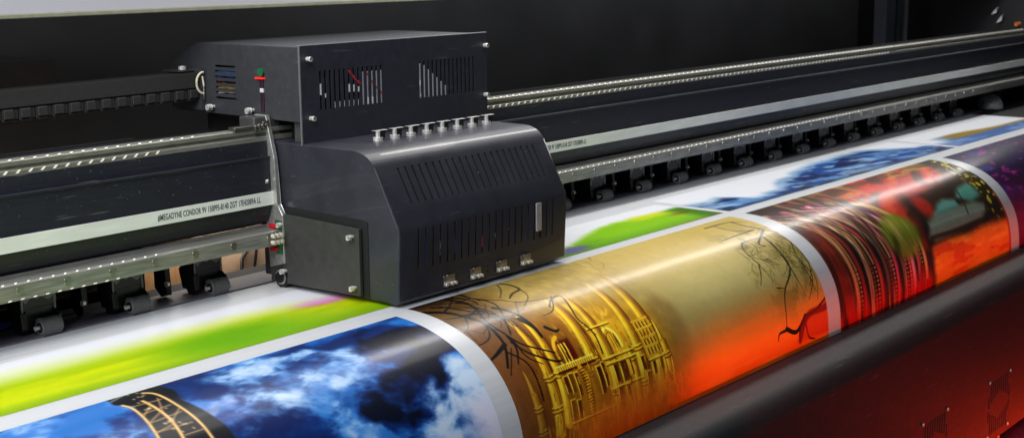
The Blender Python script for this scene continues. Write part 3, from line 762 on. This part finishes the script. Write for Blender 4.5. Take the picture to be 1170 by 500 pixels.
for k in range(22): ln(.217,.303+k*.0058,.233,.302+k*.0058,.0024,(76,34,8),.85)
for (v,u0,u1) in ((.300,.296,.402),(.312,.300,.400),(.360,.296,.404),(.392,.160,.300),(.334,.436,.492),(.232,.300,.372)):
    ln(u0,v,u1,v,.0030,(232,190,64),.8); ln(u0,v+.004,u1,v+.004,.0028,(90,46,10),.75)
for k in range(120):
    u = rp.uniform(.11,.50); v = rp.uniform(.235,.42); ln(u,v,u-.001,v+rp.uniform(.004,.014),rp.uniform(.0014,.0040),rp.choice(GOLD+BRN),.65)
# mist over the tops
A.mix((184,152,74), ss_(.215,.125,A.S)*ss_(.10,.25,A.U)*.62)
cm = (ss_(1.05,.75,np.hypot((A.U-.30)/.27,(A.S-.31)/.19)))[...,None]
A.C = A.C*(1-cm) + np.clip((A.C-np.array([.55,.40,.12]))*np.array([1.55,1.5,1.2])+np.array([.60,.42,.085]),0,1)*cm
edge = .372 - .022*ss_(.45,.75,A.U) + .03*(n1-.5)
A.mix((222,124,24), ss_(edge-.060, edge+.035, A.S)*ss_(.04,.30,A.U)*ss_(.68,.60,A.U)*.62)
A.mix((226,140,44), ss_(edge-.090, edge+.010, A.S)*ss_(.52,.70,A.U)*.75); A.mix((255,146,30), ss_(edge-.02, edge+.06, A.S)*ss_(.52,.70,A.U)*.95)
for k in range(300):
    u = rp.uniform(.06,.54); v = rp.uniform(.375,.455); w_ = rp.uniform(.0016,.006); f = (v-.375)/.08
    A.line([(u,v),(u+rp.uniform(-.003,.003),v+rp.uniform(.006,.026))], w_, rp.choice(((255,178,36),(236,110,16),(150,62,8),(255,150,24),(246,196,60),(206,74,10),(120,50,8))), .30+.4*f, .0025, raw=True)
A.mix((246,108,14), ss_(.350,.415,A.S+.02*(n1-.5))*ss_(.05,.30,A.U)*ss_(.72,.60,A.U)*.50); A.mix((250,104,14), ss_(.355,.42,A.S+.02*(n1-.5))*ss_(.12,.30,A.U)*.42); A.mix((244,62,10), ss_(.40,.45,A.S+.02*(n1-.5))*ss_(.12,.30,A.U)*.45); A.mix((112,58,22), ss_(.16,.05,A.U)*ss_(.1,.3,A.S)*.5)
# sand streaks right
A.mix((255,140,40), ss_(.55,.62,fbm(A.U*6+A.S*3, A.S*60, 3, 4))*.5*ss_(.30,.38,A.S)*ss_(.5,.7,A.U))
# trees, left
DK = (8,6,4)
def px2(l): return [(480+p[0]/4.545, 310+p[1]/4.545) for p in l]
A.mix(DK, ss_(.045,.0,A.S)*ss_(.22,.03,A.U)*.85)
for pts, w in (([(20,215),(120,215),(230,235),(330,270),(400,330),(440,390),(455,500)],.011), ([(150,150),(230,165),(290,195),(320,235),(370,280),(470,345),(550,385),(700,420)],.007),
               ([(100,150),(180,140),(260,150),(300,170)],.008), ([(300,190),(260,230),(200,240),(130,250)],.005),([(440,380),(400,430),(370,460)],.008),([(455,340),(500,400),(510,480)],.006),
               ([(330,270),(360,320),(350,360),(300,390)],.004),([(290,195),(340,215),(400,225),(430,250)],.004),([(200,120),(260,140),(330,150),(400,180),(440,250),(470,330)],.006),
               ([(420,65),(460,70),(515,92),(480,115),(465,140)],.008),([(515,92),(560,130),(540,180)],.003),([(300,150),(420,150),(500,160),(600,150),(680,135)],.003),([(400,70),(420,100),(415,140)],.003),
               ([(380,190),(470,210),(560,260),(630,330)],.009),([(520,250),(590,290),(630,340)],.012),([(650,290),(700,310),(720,300)],.008),([(470,345),(550,440),(640,480)],.004),([(680,130),(690,200),(640,230)],.003),([(120,215),(160,170),(170,120)],.004),([(60,190),(140,190),(200,200),(280,210)],.007),([(230,235),(250,290),(230,320)],.003)):
    A.line(px2(pts), w*1.25, DK, .97, .0018, w*.5)
rb = random.Random(12)
for k in range(9): A.branch(at_m(480+rb.uniform(5,75), 345+rb.uniform(-4,24)), rb.uniform(.1,1.3), rb.uniform(.05,.10), .0046, DK, 1, rb, .92)
for pts in ([(345,250),(395,305),(385,330)],[(160,330),(120,300),(180,340),(180,420)]): pass
A.line([crop(p) for p in ((70,200),(70,290))], .003, DK, .8); A.line([crop(p) for p in ((60,215),(130,255),(180,375))], .0045, DK, .85)
A.line([crop(p) for p in ((200,60),(205,35),(240,25),(290,95),(345,145),(378,215))], .0045, DK, .8); A.line([crop(p) for p in ((70,180),(130,215),(210,240),(240,240))], .005, DK, .85)
# trees, right
def cr(l): return [(780+p[0]/3.572, 250+p[1]/3.572) for p in l]
A.mix((112,98,26), ss_(.50,.66,fbm(A.U*18,A.S*18,44,4))*.6*ss_(1.0,.3,np.hypot((A.U-1.08)/.26,(A.S-.20)/.22)))
for pts, w in (([(330,75),(380,120),(430,180),(437,225),(418,285),(418,350),(425,450)],.0055),([(420,455),(395,470),(390,500)],.006),([(425,450),(465,460),(500,400),(540,375),(590,310)],.010),([(500,400),(480,450),(478,500)],.012),([(500,420),(515,480),(540,495)],.006),
               ([(240,100),(250,130),(290,165),(325,200),(365,250)],.0032),([(240,100),(280,85),(320,75)],.003),([(310,185),(320,235),(318,270)],.003),([(360,95),(420,170),(470,250),(500,310)],.0035),([(430,70),(460,140),(500,200),(540,290)],.0035),([(400,60),(480,130),(520,200),(520,270)],.004),
               ([(90,40),(160,20),(210,12),(260,15)],.006),([(120,30),(180,45),(230,50),(290,45)],.0045),([(200,15),(260,30),(330,45),(420,60)],.007),([(290,45),(200,75),(160,90)],.0035),([(385,280),(415,282)],.003),([(470,100),(500,160),(545,200)],.003),([(330,45),(310,100),(340,110)],.006),([(520,200),(545,250),(550,330)],.003),([(500,190),(530,240),(515,330)],.003)):
    A.line(cr(pts), w*1.25, (20,18,6), .95, .0016, w*.5)
for k in range(22): A.branch(at_m(840+rb.uniform(0,75), 262+rb.uniform(-6,34)), rb.uniform(.2,1.7), rb.uniform(.04,.09), .0026, (36,32,12), 2, rb, .6)
A.poly(cr([(590,310),(560,350),(500,390),(480,440),(470,500),(610,500),(600,400)]), (190,34,14), .6, .008)
A.line(cr([(596,320),(580,360),(520,385),(495,430),(480,500)]), .016, (120,20,10), .8, .006)
A.line(cr([(270,520),(120,470)]), .003, DK, .0)
for k in range(3): A.line([(590+k*8,290),(640+k*20,297),(670+k*10,306)], .003, (90,70,30), .5)
A.line([(655,287),(668,290),(675,297)], .004, (80,60,25), .7); A.line([(668,290),(690,288)], .003, (80,60,25), .6)
A.mix((206,186,110), ss_(.17,.08,A.S)*ss_(.10,.30,A.U)*.35)
gk = .03+.10*ss_(.62,.50,A.U); A.C *= (1-gk+2*gk*fbm(A.U*55,A.S*55,91,4))[...,None]
P2 = A.build('printed_picture', 'print of a golden palace and bare trees in yellow mist, beneath the carriage', film)

# ---------- picture 3: bangles, red blur, teal car, orange sand
A = Art(1.262, 2.435, .018, .50, .0021, .0021)
n1 = fbm(A.U*4, A.S*8, 51, 5); n2 = fbm(A.U*9, A.S*14, 53, 4)
A.fill((64,24,14))
A.mix((150,40,16), ss_(.45,.65,n2)*.8); A.mix((176,44,22), ss_(1.6,1.9,A.U)*ss_(.20,.05,A.S)*.9)
A.mix((28,18,14), ss_(.48,.62,n1)*.7)
wv = fbm(A.U*5, A.S*9, 181, 4); ph = A.U*26 + A.S*46 + 5*wv
rz = ss_(1.50,1.80,A.U)*ss_(2.34,2.22,A.U)*ss_(.25,.19,A.S-.03*ss_(2.0,1.8,A.U))
A.mix((188,42,24), rz*.95); A.mix((226,86,34), rz*ss_(.35,.95,np.sin(ph))*.6); A.mix((54,22,12), rz*ss_(.35,.9,np.sin(ph*1.0+2.6))*.75)
A.mix((70,50,20), ss_(.50,.62,fbm(A.U*5+A.S*4, A.S*22, 183, 4))*ss_(.10,.05,A.S)*.7*ss_(1.4,1.6,A.U)); A.mix((206,150,60), ss_(.60,.68,fbm(A.U*6,A.S*26,185,4))*ss_(.13,.08,A.S)*.6*ss_(1.5,1.7,A.U))
A.mix((128,116,20), ss_(.06,.02,A.S)*ss_(2.1,2.3,A.U)*.9)
cs = [(30,14,10),(196,140,84),(40,16,12),(120,30,24),(24,12,10),(210,160,110),(90,24,24),(26,14,16),(150,50,40),(44,18,24),(180,130,100),(110,20,40),(30,12,20),(170,60,80),(60,18,34),(214,150,120),(36,14,22),(140,30,60),(220,140,160),(50,16,30),(120,24,44),(26,18,16),(190,150,80)]
nb = len(cs)
for k, c in enumerate(cs):                                                # bangles seen edge on
    u = 1.335 + k*(1.80-1.335)/nb; e = .20*ss_(0,1,k/nb)
    pts = [(u-.30+e*.4, .055+k*.002), (u-.14+e*.2,.085+k*.003), (u-.05,.14+k*.003), (u,.22+.003*k), (u+.012,.32), (u+.014,.50)]
    A.line(pts, .0205, c, .94, .004, raw=True); A.line([(q[0]+.009,q[1]) for q in pts], .0022, (12,6,6), .7, .002, raw=True); A.line([(q[0]-.003,q[1]) for q in pts], .0022, tuple(min(255,int(v*1.5+26)) for v in c), .55, .002, raw=True)
    if k % 5 in (1,2):
        P = np.array(pts); 
        for t in np.linspace(.1,.98,70):
            f = t*(len(P)-1); i = int(f); q = P[i]+(P[i+1]-P[i])*(f-i) if i < len(P)-1 else P[-1]
            A.blob((q[0],q[1]), .0050, .0045, (226,180,110) if k % 2 else (24,10,8), .8, .3, raw=True) if False else A.line([(q[0]-.003,q[1]),(q[0]+.003,q[1])], .0045, (226,176,104), .75, .003, raw=True)
for (x,y,c) in ((880,222,(200,170,130)),(905,226,(90,170,150)),(935,250,(190,150,90)),(965,232,(80,160,140)),(985,228,(90,160,130)),(925,262,(170,120,70))): A.blob((x,y), .03, .012, c, .7, .2)
A.blob((935,285), .028, .018, (190,184,180), .9, .2)
A.line([(905,300),(925,293),(938,285)], .014, (140,120,112), .8, .006)
A.mix((130,34,14), ss_(1.42,1.28,A.U)*ss_(.14,.2,A.S)*.8)
# right half
A.mix((34,24,12), ss_(1.80,1.88,A.U-.10*(A.S<.2)*(.2-A.S)*8)*ss_(.12,.19,A.S)*.9)
A.blob((1030,268), .13, .085, (118,130,26), .95, .6); A.blob((1022,256), .07, .05, (150,150,50), .6)
for (p,ru,rs,c,al,h) in (((1000,215),.12,.05,(206,54,26),.9,.3),((1040,215),.14,.05,(190,36,22),.9,.3),((1055,235),.07,.07,(176,34,18),.9,.3),((1085,190),.16,.03,(70,52,20),.7,.2),((1110,205),.08,.03,(196,110,40),.7,.2),((1130,185),.09,.02,(120,100,30),.8,.2)): A.blob(p, ru, rs, c, al, h)
A.poly([(1062,262),(1060,254),(1068,244),(1090,237),(1112,230),(1124,232),(1126,240),(1122,250),(1095,262),(1070,276),(1062,272)], (128,142,124), .95, .014)
A.poly([(1068,246),(1070,234),(1076,228),(1090,228),(1096,236)], (96,156,146), .95, .013)
A.poly([(1092,226),(1092,216),(1102,209),(1114,211),(1121,222),(1110,230)], (80,146,130), .95, .013)
A.line([(1064,258),(1090,248),(1124,238)], .010, (150,170,160), .5, .010); A.line([(1064,272),(1095,262),(1124,250)], .012, (40,28,14), .8, .010)
A.line([(1088,212),(1098,226),(1106,244)], .008, (40,32,20), .8, .006)
_b = [at_m(*p) for p in ((1032,300),(1055,288),(1085,274),(1115,262),(1140,251),(1160,243))]
sand = ss_(-.012,.02, A.S - np.interp(A.U, [q[0] for q in _b], [q[1] for q in _b]) + .03*(n1-.5))*ss_(1.83,1.87,A.U)
A.mix((232,132,26), sand)
A.mix((250,178,60), sand*ss_(.5,.7,fbm(A.U*8,A.S*70,63,4))*.6); A.mix((206,62,14), sand*ss_(.46,.36,fbm(A.U*6,A.S*40,67,4))*.7)
A.mix((250,110,22), sand*ss_(.40,.50,A.S)*.5)
# speckled bush at right
bush = ss_(2.30,2.36,A.U)*ss_(.36,.30,A.S)
A.mix((40,30,8), bush*.9); A.mix((196,180,30), bush*ss_(.60,.68,fbm(A.U*60,A.S*60,71,3))); A.mix((170,30,10), ss_(2.41,2.43,A.U)*ss_(.2,.3,A.S)*.8)
for pts, w in (([(1055,306),(1055,316)],.030),([(1050,326),(1060,324)],.05),([(1048,333),(1063,329)],.05)): A.line(pts, w*.45, (120,10,8), .95, .006)
A.line([(1032,316),(1036,282),(1044,276)], .006, (130,110,60), .5, .006)
A.mix((214,24,14), ss_(.36,.45,A.S)*ss_(1.86,1.80,A.U)*.75)
A.mix((20,12,10), ss_(.50,.66,fbm(A.U*30,A.S*5,171,4))*.55*ss_(1.78,1.68,A.U))
A.mix((206,160,110), ss_(.60,.70,fbm(A.U*60,A.S*6,173,3))*.5*ss_(1.82,1.76,A.U)*ss_(1.3,1.36,A.U))
A.C *= (.94+.12*fbm(A.U*50,A.S*50,93,3))[...,None]
P3 = A.build('printed_picture', 'print of bracelets, a teal car and orange sand, to the right', film)

# ---------- picture 4: violet with pink flecks
A = Art(2.505, 3.755, .030, .50, .004, .003)
n1 = fbm(A.U*4, A.S*10, 81, 5); n2 = fbm(A.U*12, A.S*30, 83, 4)
A.fill((26,6,54)); A.mix((48,16,92), ss_(.4,.7,n1)); A.mix((16,6,36), ss_(.5,.35,n2)*.8); A.mix((40,50,140), ss_(.58,.7,fbm(A.U*5,A.S*22,85,4))*.7)
A.mix((190,40,150), ss_(.60,.74,fbm(A.U*24,A.S*70,87,5))*.7*ss_(3.3,2.9,A.U)); A.mix((150,20,60), ss_(.16,.36,A.S)*.7)
P4 = A.build('printed_picture', 'print of deep violet with pink flecks, at the far right front', film)

# ---------- pictures on the flat part, still being printed (soft, streaky)
def flat(u0, u1, s0, s1, step=.0045): return Art(u0, u1, s0, s1, step, .0030)
VW = (212,215,222)
A = flat(-1.60, .020, -.275, -.028)
n1 = fbm(A.U*3, A.S*14, 101, 4); n2 = fbm(A.U*40, A.S*3, 103, 3)
A.fill((150,178,8)); A.mix((182,196,8), ss_(.4,.65,n1)); A.mix((96,160,10), ss_(.22,0,np.abs(A.S+.055-.03*n1)/.35)*.55*ss_(-.6,-.1,A.U)); A.mix((112,152,8), ss_(-.075,-.03,A.S+.02*(n1-.5))*.75); A.mix((64,144,8), ss_(1,.2,np.hypot((A.U+.30)/.26,(A.S+.10)/.10))*.6)
A.blob((372,342), .115, .042, (200,60,170), .95, .25); A.blob((355,340), .05, .022, (214,170,180), .5)
A.mix((214,222,150), ss_(-.13,-.20,A.S+.02*(n1-.5))*.4)
A.mix(VW, ss_(-.150,-.250,A.S+.030*(n1-.5)+.010*(n2-.5)-.035*ss_(-.25,.0,A.U)))
A.build('printed_picture', 'half printed yellow green picture with a magenta blot, left of the carriage', film)
A = flat(.090, 1.232, -.235, -.028)
n1 = fbm(A.U*3, A.S*14, 111, 4); n2 = fbm(A.U*40, A.S*3, 113, 3)
A.fill((96,156,10)); A.mix((120,176,14), ss_(.4,.65,n1)); A.mix((70,120,10), ss_(-.09,-.03,A.S)*.5)
A.blob((653,286), .09, .035, (96,80,170), .85, .3)
A.mix((196,198,24), ss_(-.12,-.15,A.S)*ss_(.95,1.05,A.U)*ss_(1.2,1.12,A.U)*.8); A.mix((170,90,40), ss_(1,.2,np.hypot((A.U-1.165)/.07,(A.S+.115)/.018))*.8); A.mix((40,84,14), ss_(1.13,1.2,A.U)*.7)
A.mix((198,60,110), ss_(.010,.0,np.abs(A.S+.034-.01*n1))*ss_(.9,1.1,A.U)*.6)
A.mix(VW, ss_(-.150,-.185,A.S+.025*(n1-.5)+.020*(n2-.5)-.16*ss_(.98,.55,A.U)*.55))
A.build('printed_picture', 'half printed green picture with a violet corner, right of the carriage', film)
A = flat(1.262, 2.76, -.27, -.028)
n1 = fbm(A.U*4, A.S*10, 121, 5); n2 = fbm(A.U*26, A.S*5, 123, 3)
A.fill((24,62,128)); A.mix((10,26,74), ss_(.45,.62,fbm(A.U*6,A.S*16+A.U*3,127,5))); A.mix((96,140,188), ss_(.50,.64,fbm(A.U*8,A.S*26-A.U*4,125,5))*.8); A.mix((150,182,208), ss_(.58,.70,fbm(A.U*10,A.S*30-A.U*5,129,5))*.7); A.mix((70,84,74), ss_(-.06,-.03,A.S)*.4)
top = -.150 - .10*ss_(1.7,2.2,A.U) + .05*ss_(1.42,1.50,A.U)*ss_(1.78,1.62,A.U)*1.4 + .12*ss_(2.45,2.75,A.U)
A.mix((150,180,205), ss_(top+.035, top+.0, A.S+.03*(n2-.5))*.8)
A.mix(VW, ss_(top+.01, top-.03, A.S+.05*(n1-.5)+.03*(n2-.5)))
A.build('printed_picture', 'half printed blue mountain picture on the flat vinyl', film)
A = flat(2.80, 3.74, -.27, -.028)
n1 = fbm(A.U*4, A.S*10, 131, 5)
A.fill((60,92,150)); A.mix((120,150,190), ss_(.5,.65,n1)*.7); A.mix((132,110,40), ss_(-.100,-.125,A.S+.02*(n1-.5))*ss_(2.9,3.05,A.U)); A.mix((190,150,60), ss_(-.12,-.14,A.S)*ss_(3.1,3.3,A.U)*.6*ss_(.4,.6,n1))
A.mix(VW, ss_(-.155,-.19,A.S+.03*(n1-.5)-.04*ss_(3.1,3.5,A.U)))
A.mix(VW, ss_(2.98,2.84,A.U)*ss_(-.06,-.14,A.S))
A.build('printed_picture', 'half printed gold and blue picture at the far end of the vinyl', film)

# ================================================================== BEHIND / BELOW
b = box_obj('cardboard_box', (-.150,.62,-.22), (.010,.80,.028), M_card, None, .004); tag(b, 'brown cardboard box glimpsed under the beam, left of the pale box', 'box', 'cardboard boxes behind the printer')
bm = bmesh.new(); add_box(bm, (.05,.60,-.24), (.25,.80,.05), .004)
b = bm_obj('cardboard_box', bm, M_card2); tag(b, 'pale tan cardboard box glimpsed under the beam, beside the carriage', 'box', 'cardboard boxes behind the printer')
bm = bmesh.new()
add_tube(bm, [(.150,.597,.05),(.140,.596,.02),(.122,.596,.0),(.118,.596,-.06)], .004, 8)
add_tube(bm, [(.168,.597,.05),(.164,.596,.01),(.158,.596,-.02),(.156,.596,-.06)], .003, 8)
tag(bm_obj('hanging_cable', bm, M_black, None, True), 'thin dark cable hanging in front of the tan cardboard box', 'cable')
bm = bmesh.new(); add_tube(bm, [(-.95,.52,.012),(-.75,.50,.018),(-.62,.47,.014),(-.55,.46,.010),(-.48,.47,.006)], .007, 10)
tag(bm_obj('air_hose', bm, mat('hose_blue',(.02,.05,.35),.35), None, True), 'blue hose lying behind the leftmost pinch roller', 'hose')
roll = empty('takeup_roll', (2.2,-.27,-.92)); tag(roll, 'purple printed take-up roll below the front cover, bottom right corner', 'roll')
bm = bmesh.new(); add_cyl(bm, (-2.2,0,0), (2.0,0,0), .12, 48); bm_obj('rolled_print', bm, M_purple, roll, True)
bm = bmesh.new(); add_cyl(bm, (-2.3,0,0), (2.2,0,0), .03, 24); bm_obj('roll_core', bm, M_pole, roll, True)
p = box_obj('support_pole', (2.06,-.415,-1.3), (2.08,-.399,-.70), M_pole, None, .003); tag(p, 'thin yellow support pole just below the front cover vent', 'pole')
# far right clutter: crumpled foil flag and small lamp
bm = bmesh.new()
for (y,z,h) in ((.600,.385,.028),(.575,.350,.034)):
    vs = [bm.verts.new(p_) for p_ in ((4.60,y+.014,z-h*.6),(4.61,y-.008,z-h*.3),(4.60,y-.022,z+h*.7),(4.615,y-.006,z+h*.5))]; bm.faces.new(vs)
r_ = bmesh.ops.solidify(bm, geom=bm.faces[:], thickness=.004)
tag(bm_obj('foil_tag', bm, mat('foil',(.5,.5,.5),.4,metal=.3)), 'crumpled silver tag hanging at the dark far right end', 'tag')
bm = bmesh.new(); add_cyl(bm, (4.66,.505,.325), (4.63,.505,.325), .010, 14, bev=.002)
tag(bm_obj('knob', bm, mat('knob_orange',(.6,.16,.04),.3)), 'small orange knob on the dark end panel', 'knob')
bm = bmesh.new(); add_box(bm, (-3,-3,-1.32), (7,3,-1.30)); tag(bm_obj('floor', bm, M_floor), kind='structure')

# ================================================================== LIGHT
def area(name, loc, target, sx, sy, power, col, spread=None):
    l = bpy.data.lights.new(name, 'AREA'); l.shape = 'RECTANGLE'; l.size = sx; l.size_y = sy; l.energy = power; l.color = col
    if spread: l.spread = math.radians(spread)
    o = bpy.data.objects.new(name, l); COL.objects.link(o); o.location = loc
    z = (Vector(loc)-Vector(target)).normalized()                     # light looks along -Z
    x = Vector((1,0,0)); x = (x - z*x.dot(z)).normalized() if abs(z.x) < .9 else Vector((0,1,0))
    y = z.cross(x); o.rotation_euler = Matrix((x,y,z)).transposed().to_euler()
    return o
area('hood_strip_light', (2.95,.30,.80), (2.95,-.05,0), 4.7, .12, 26, (1.,.97,.93))
area('left_fill_light', (-.4,.22,.85), (-.4,0,0), 2.6, .5, 12, (1.,.97,.93))  # added fill, makes up for the strip light ending short on the left
area('room_softbox', (-2.6,-1.2,2.4), (.5,0,.1), 2.4, 1.6, 105, (.93,.96,1.))
area('left_softbox', (-3.2,.2,.7), (0,.3,.2), 1.0, .9, 15, (1.,.97,.93))
area('red_lamp', (2.3,-1.35,-.290), (2.3,-.29,-.215), 3.5, .04, .85, (1.,.085,.02), 12)
area('box_fill_light', (.05,.575,.126), (.05,.63,-.05), .5, .02, 1.2, (1.,.95,.85))  # added lamp hidden under the beam to brighten the cardboard boxes
area('red_floor_lamp', (2.62,-.63,-.98), (2.62,-.44,-.74), .9, .08, 8.5, (1.,.035,.005))
area('wall_fill_light', (3.0,.80,1.0), (3.0,1.3,.50), 4.5, .2, 2.2, (.95,.97,1.))  # added unseen lamp behind the hood, lifts the dark back wall

w = bpy.data.worlds.new('World'); SC.world = w; w.use_nodes = True
w.node_tree.nodes['Background'].inputs['Color'].default_value = (.55,.60,.70,1); w.node_tree.nodes['Background'].inputs['Strength'].default_value = .06

# ================================================================== CAMERA
cd = bpy.data.cameras.new('camera'); co = bpy.data.objects.new('camera', cd); COL.objects.link(co)
cd.sensor_width = 36; cd.sensor_fit = 'HORIZONTAL'; cd.lens = 36*F/1170; cd.clip_start = .05; cd.clip_end = 60
mw = Matrix([[R[i][j] for j in range(3)] + [CAM[i]] for i in range(3)] + [[0,0,0,1]])
co.matrix_world = mw
cd.dof.use_dof = True; cd.dof.focus_distance = 2.75; cd.dof.aperture_fstop = 8.
SC.camera = co
SC.render.engine = 'CYCLES'
SC.view_settings.view_transform = 'Standard'; SC.view_settings.look = 'None'; SC.view_settings.exposure = -.12; SC.view_settings.gamma = 1
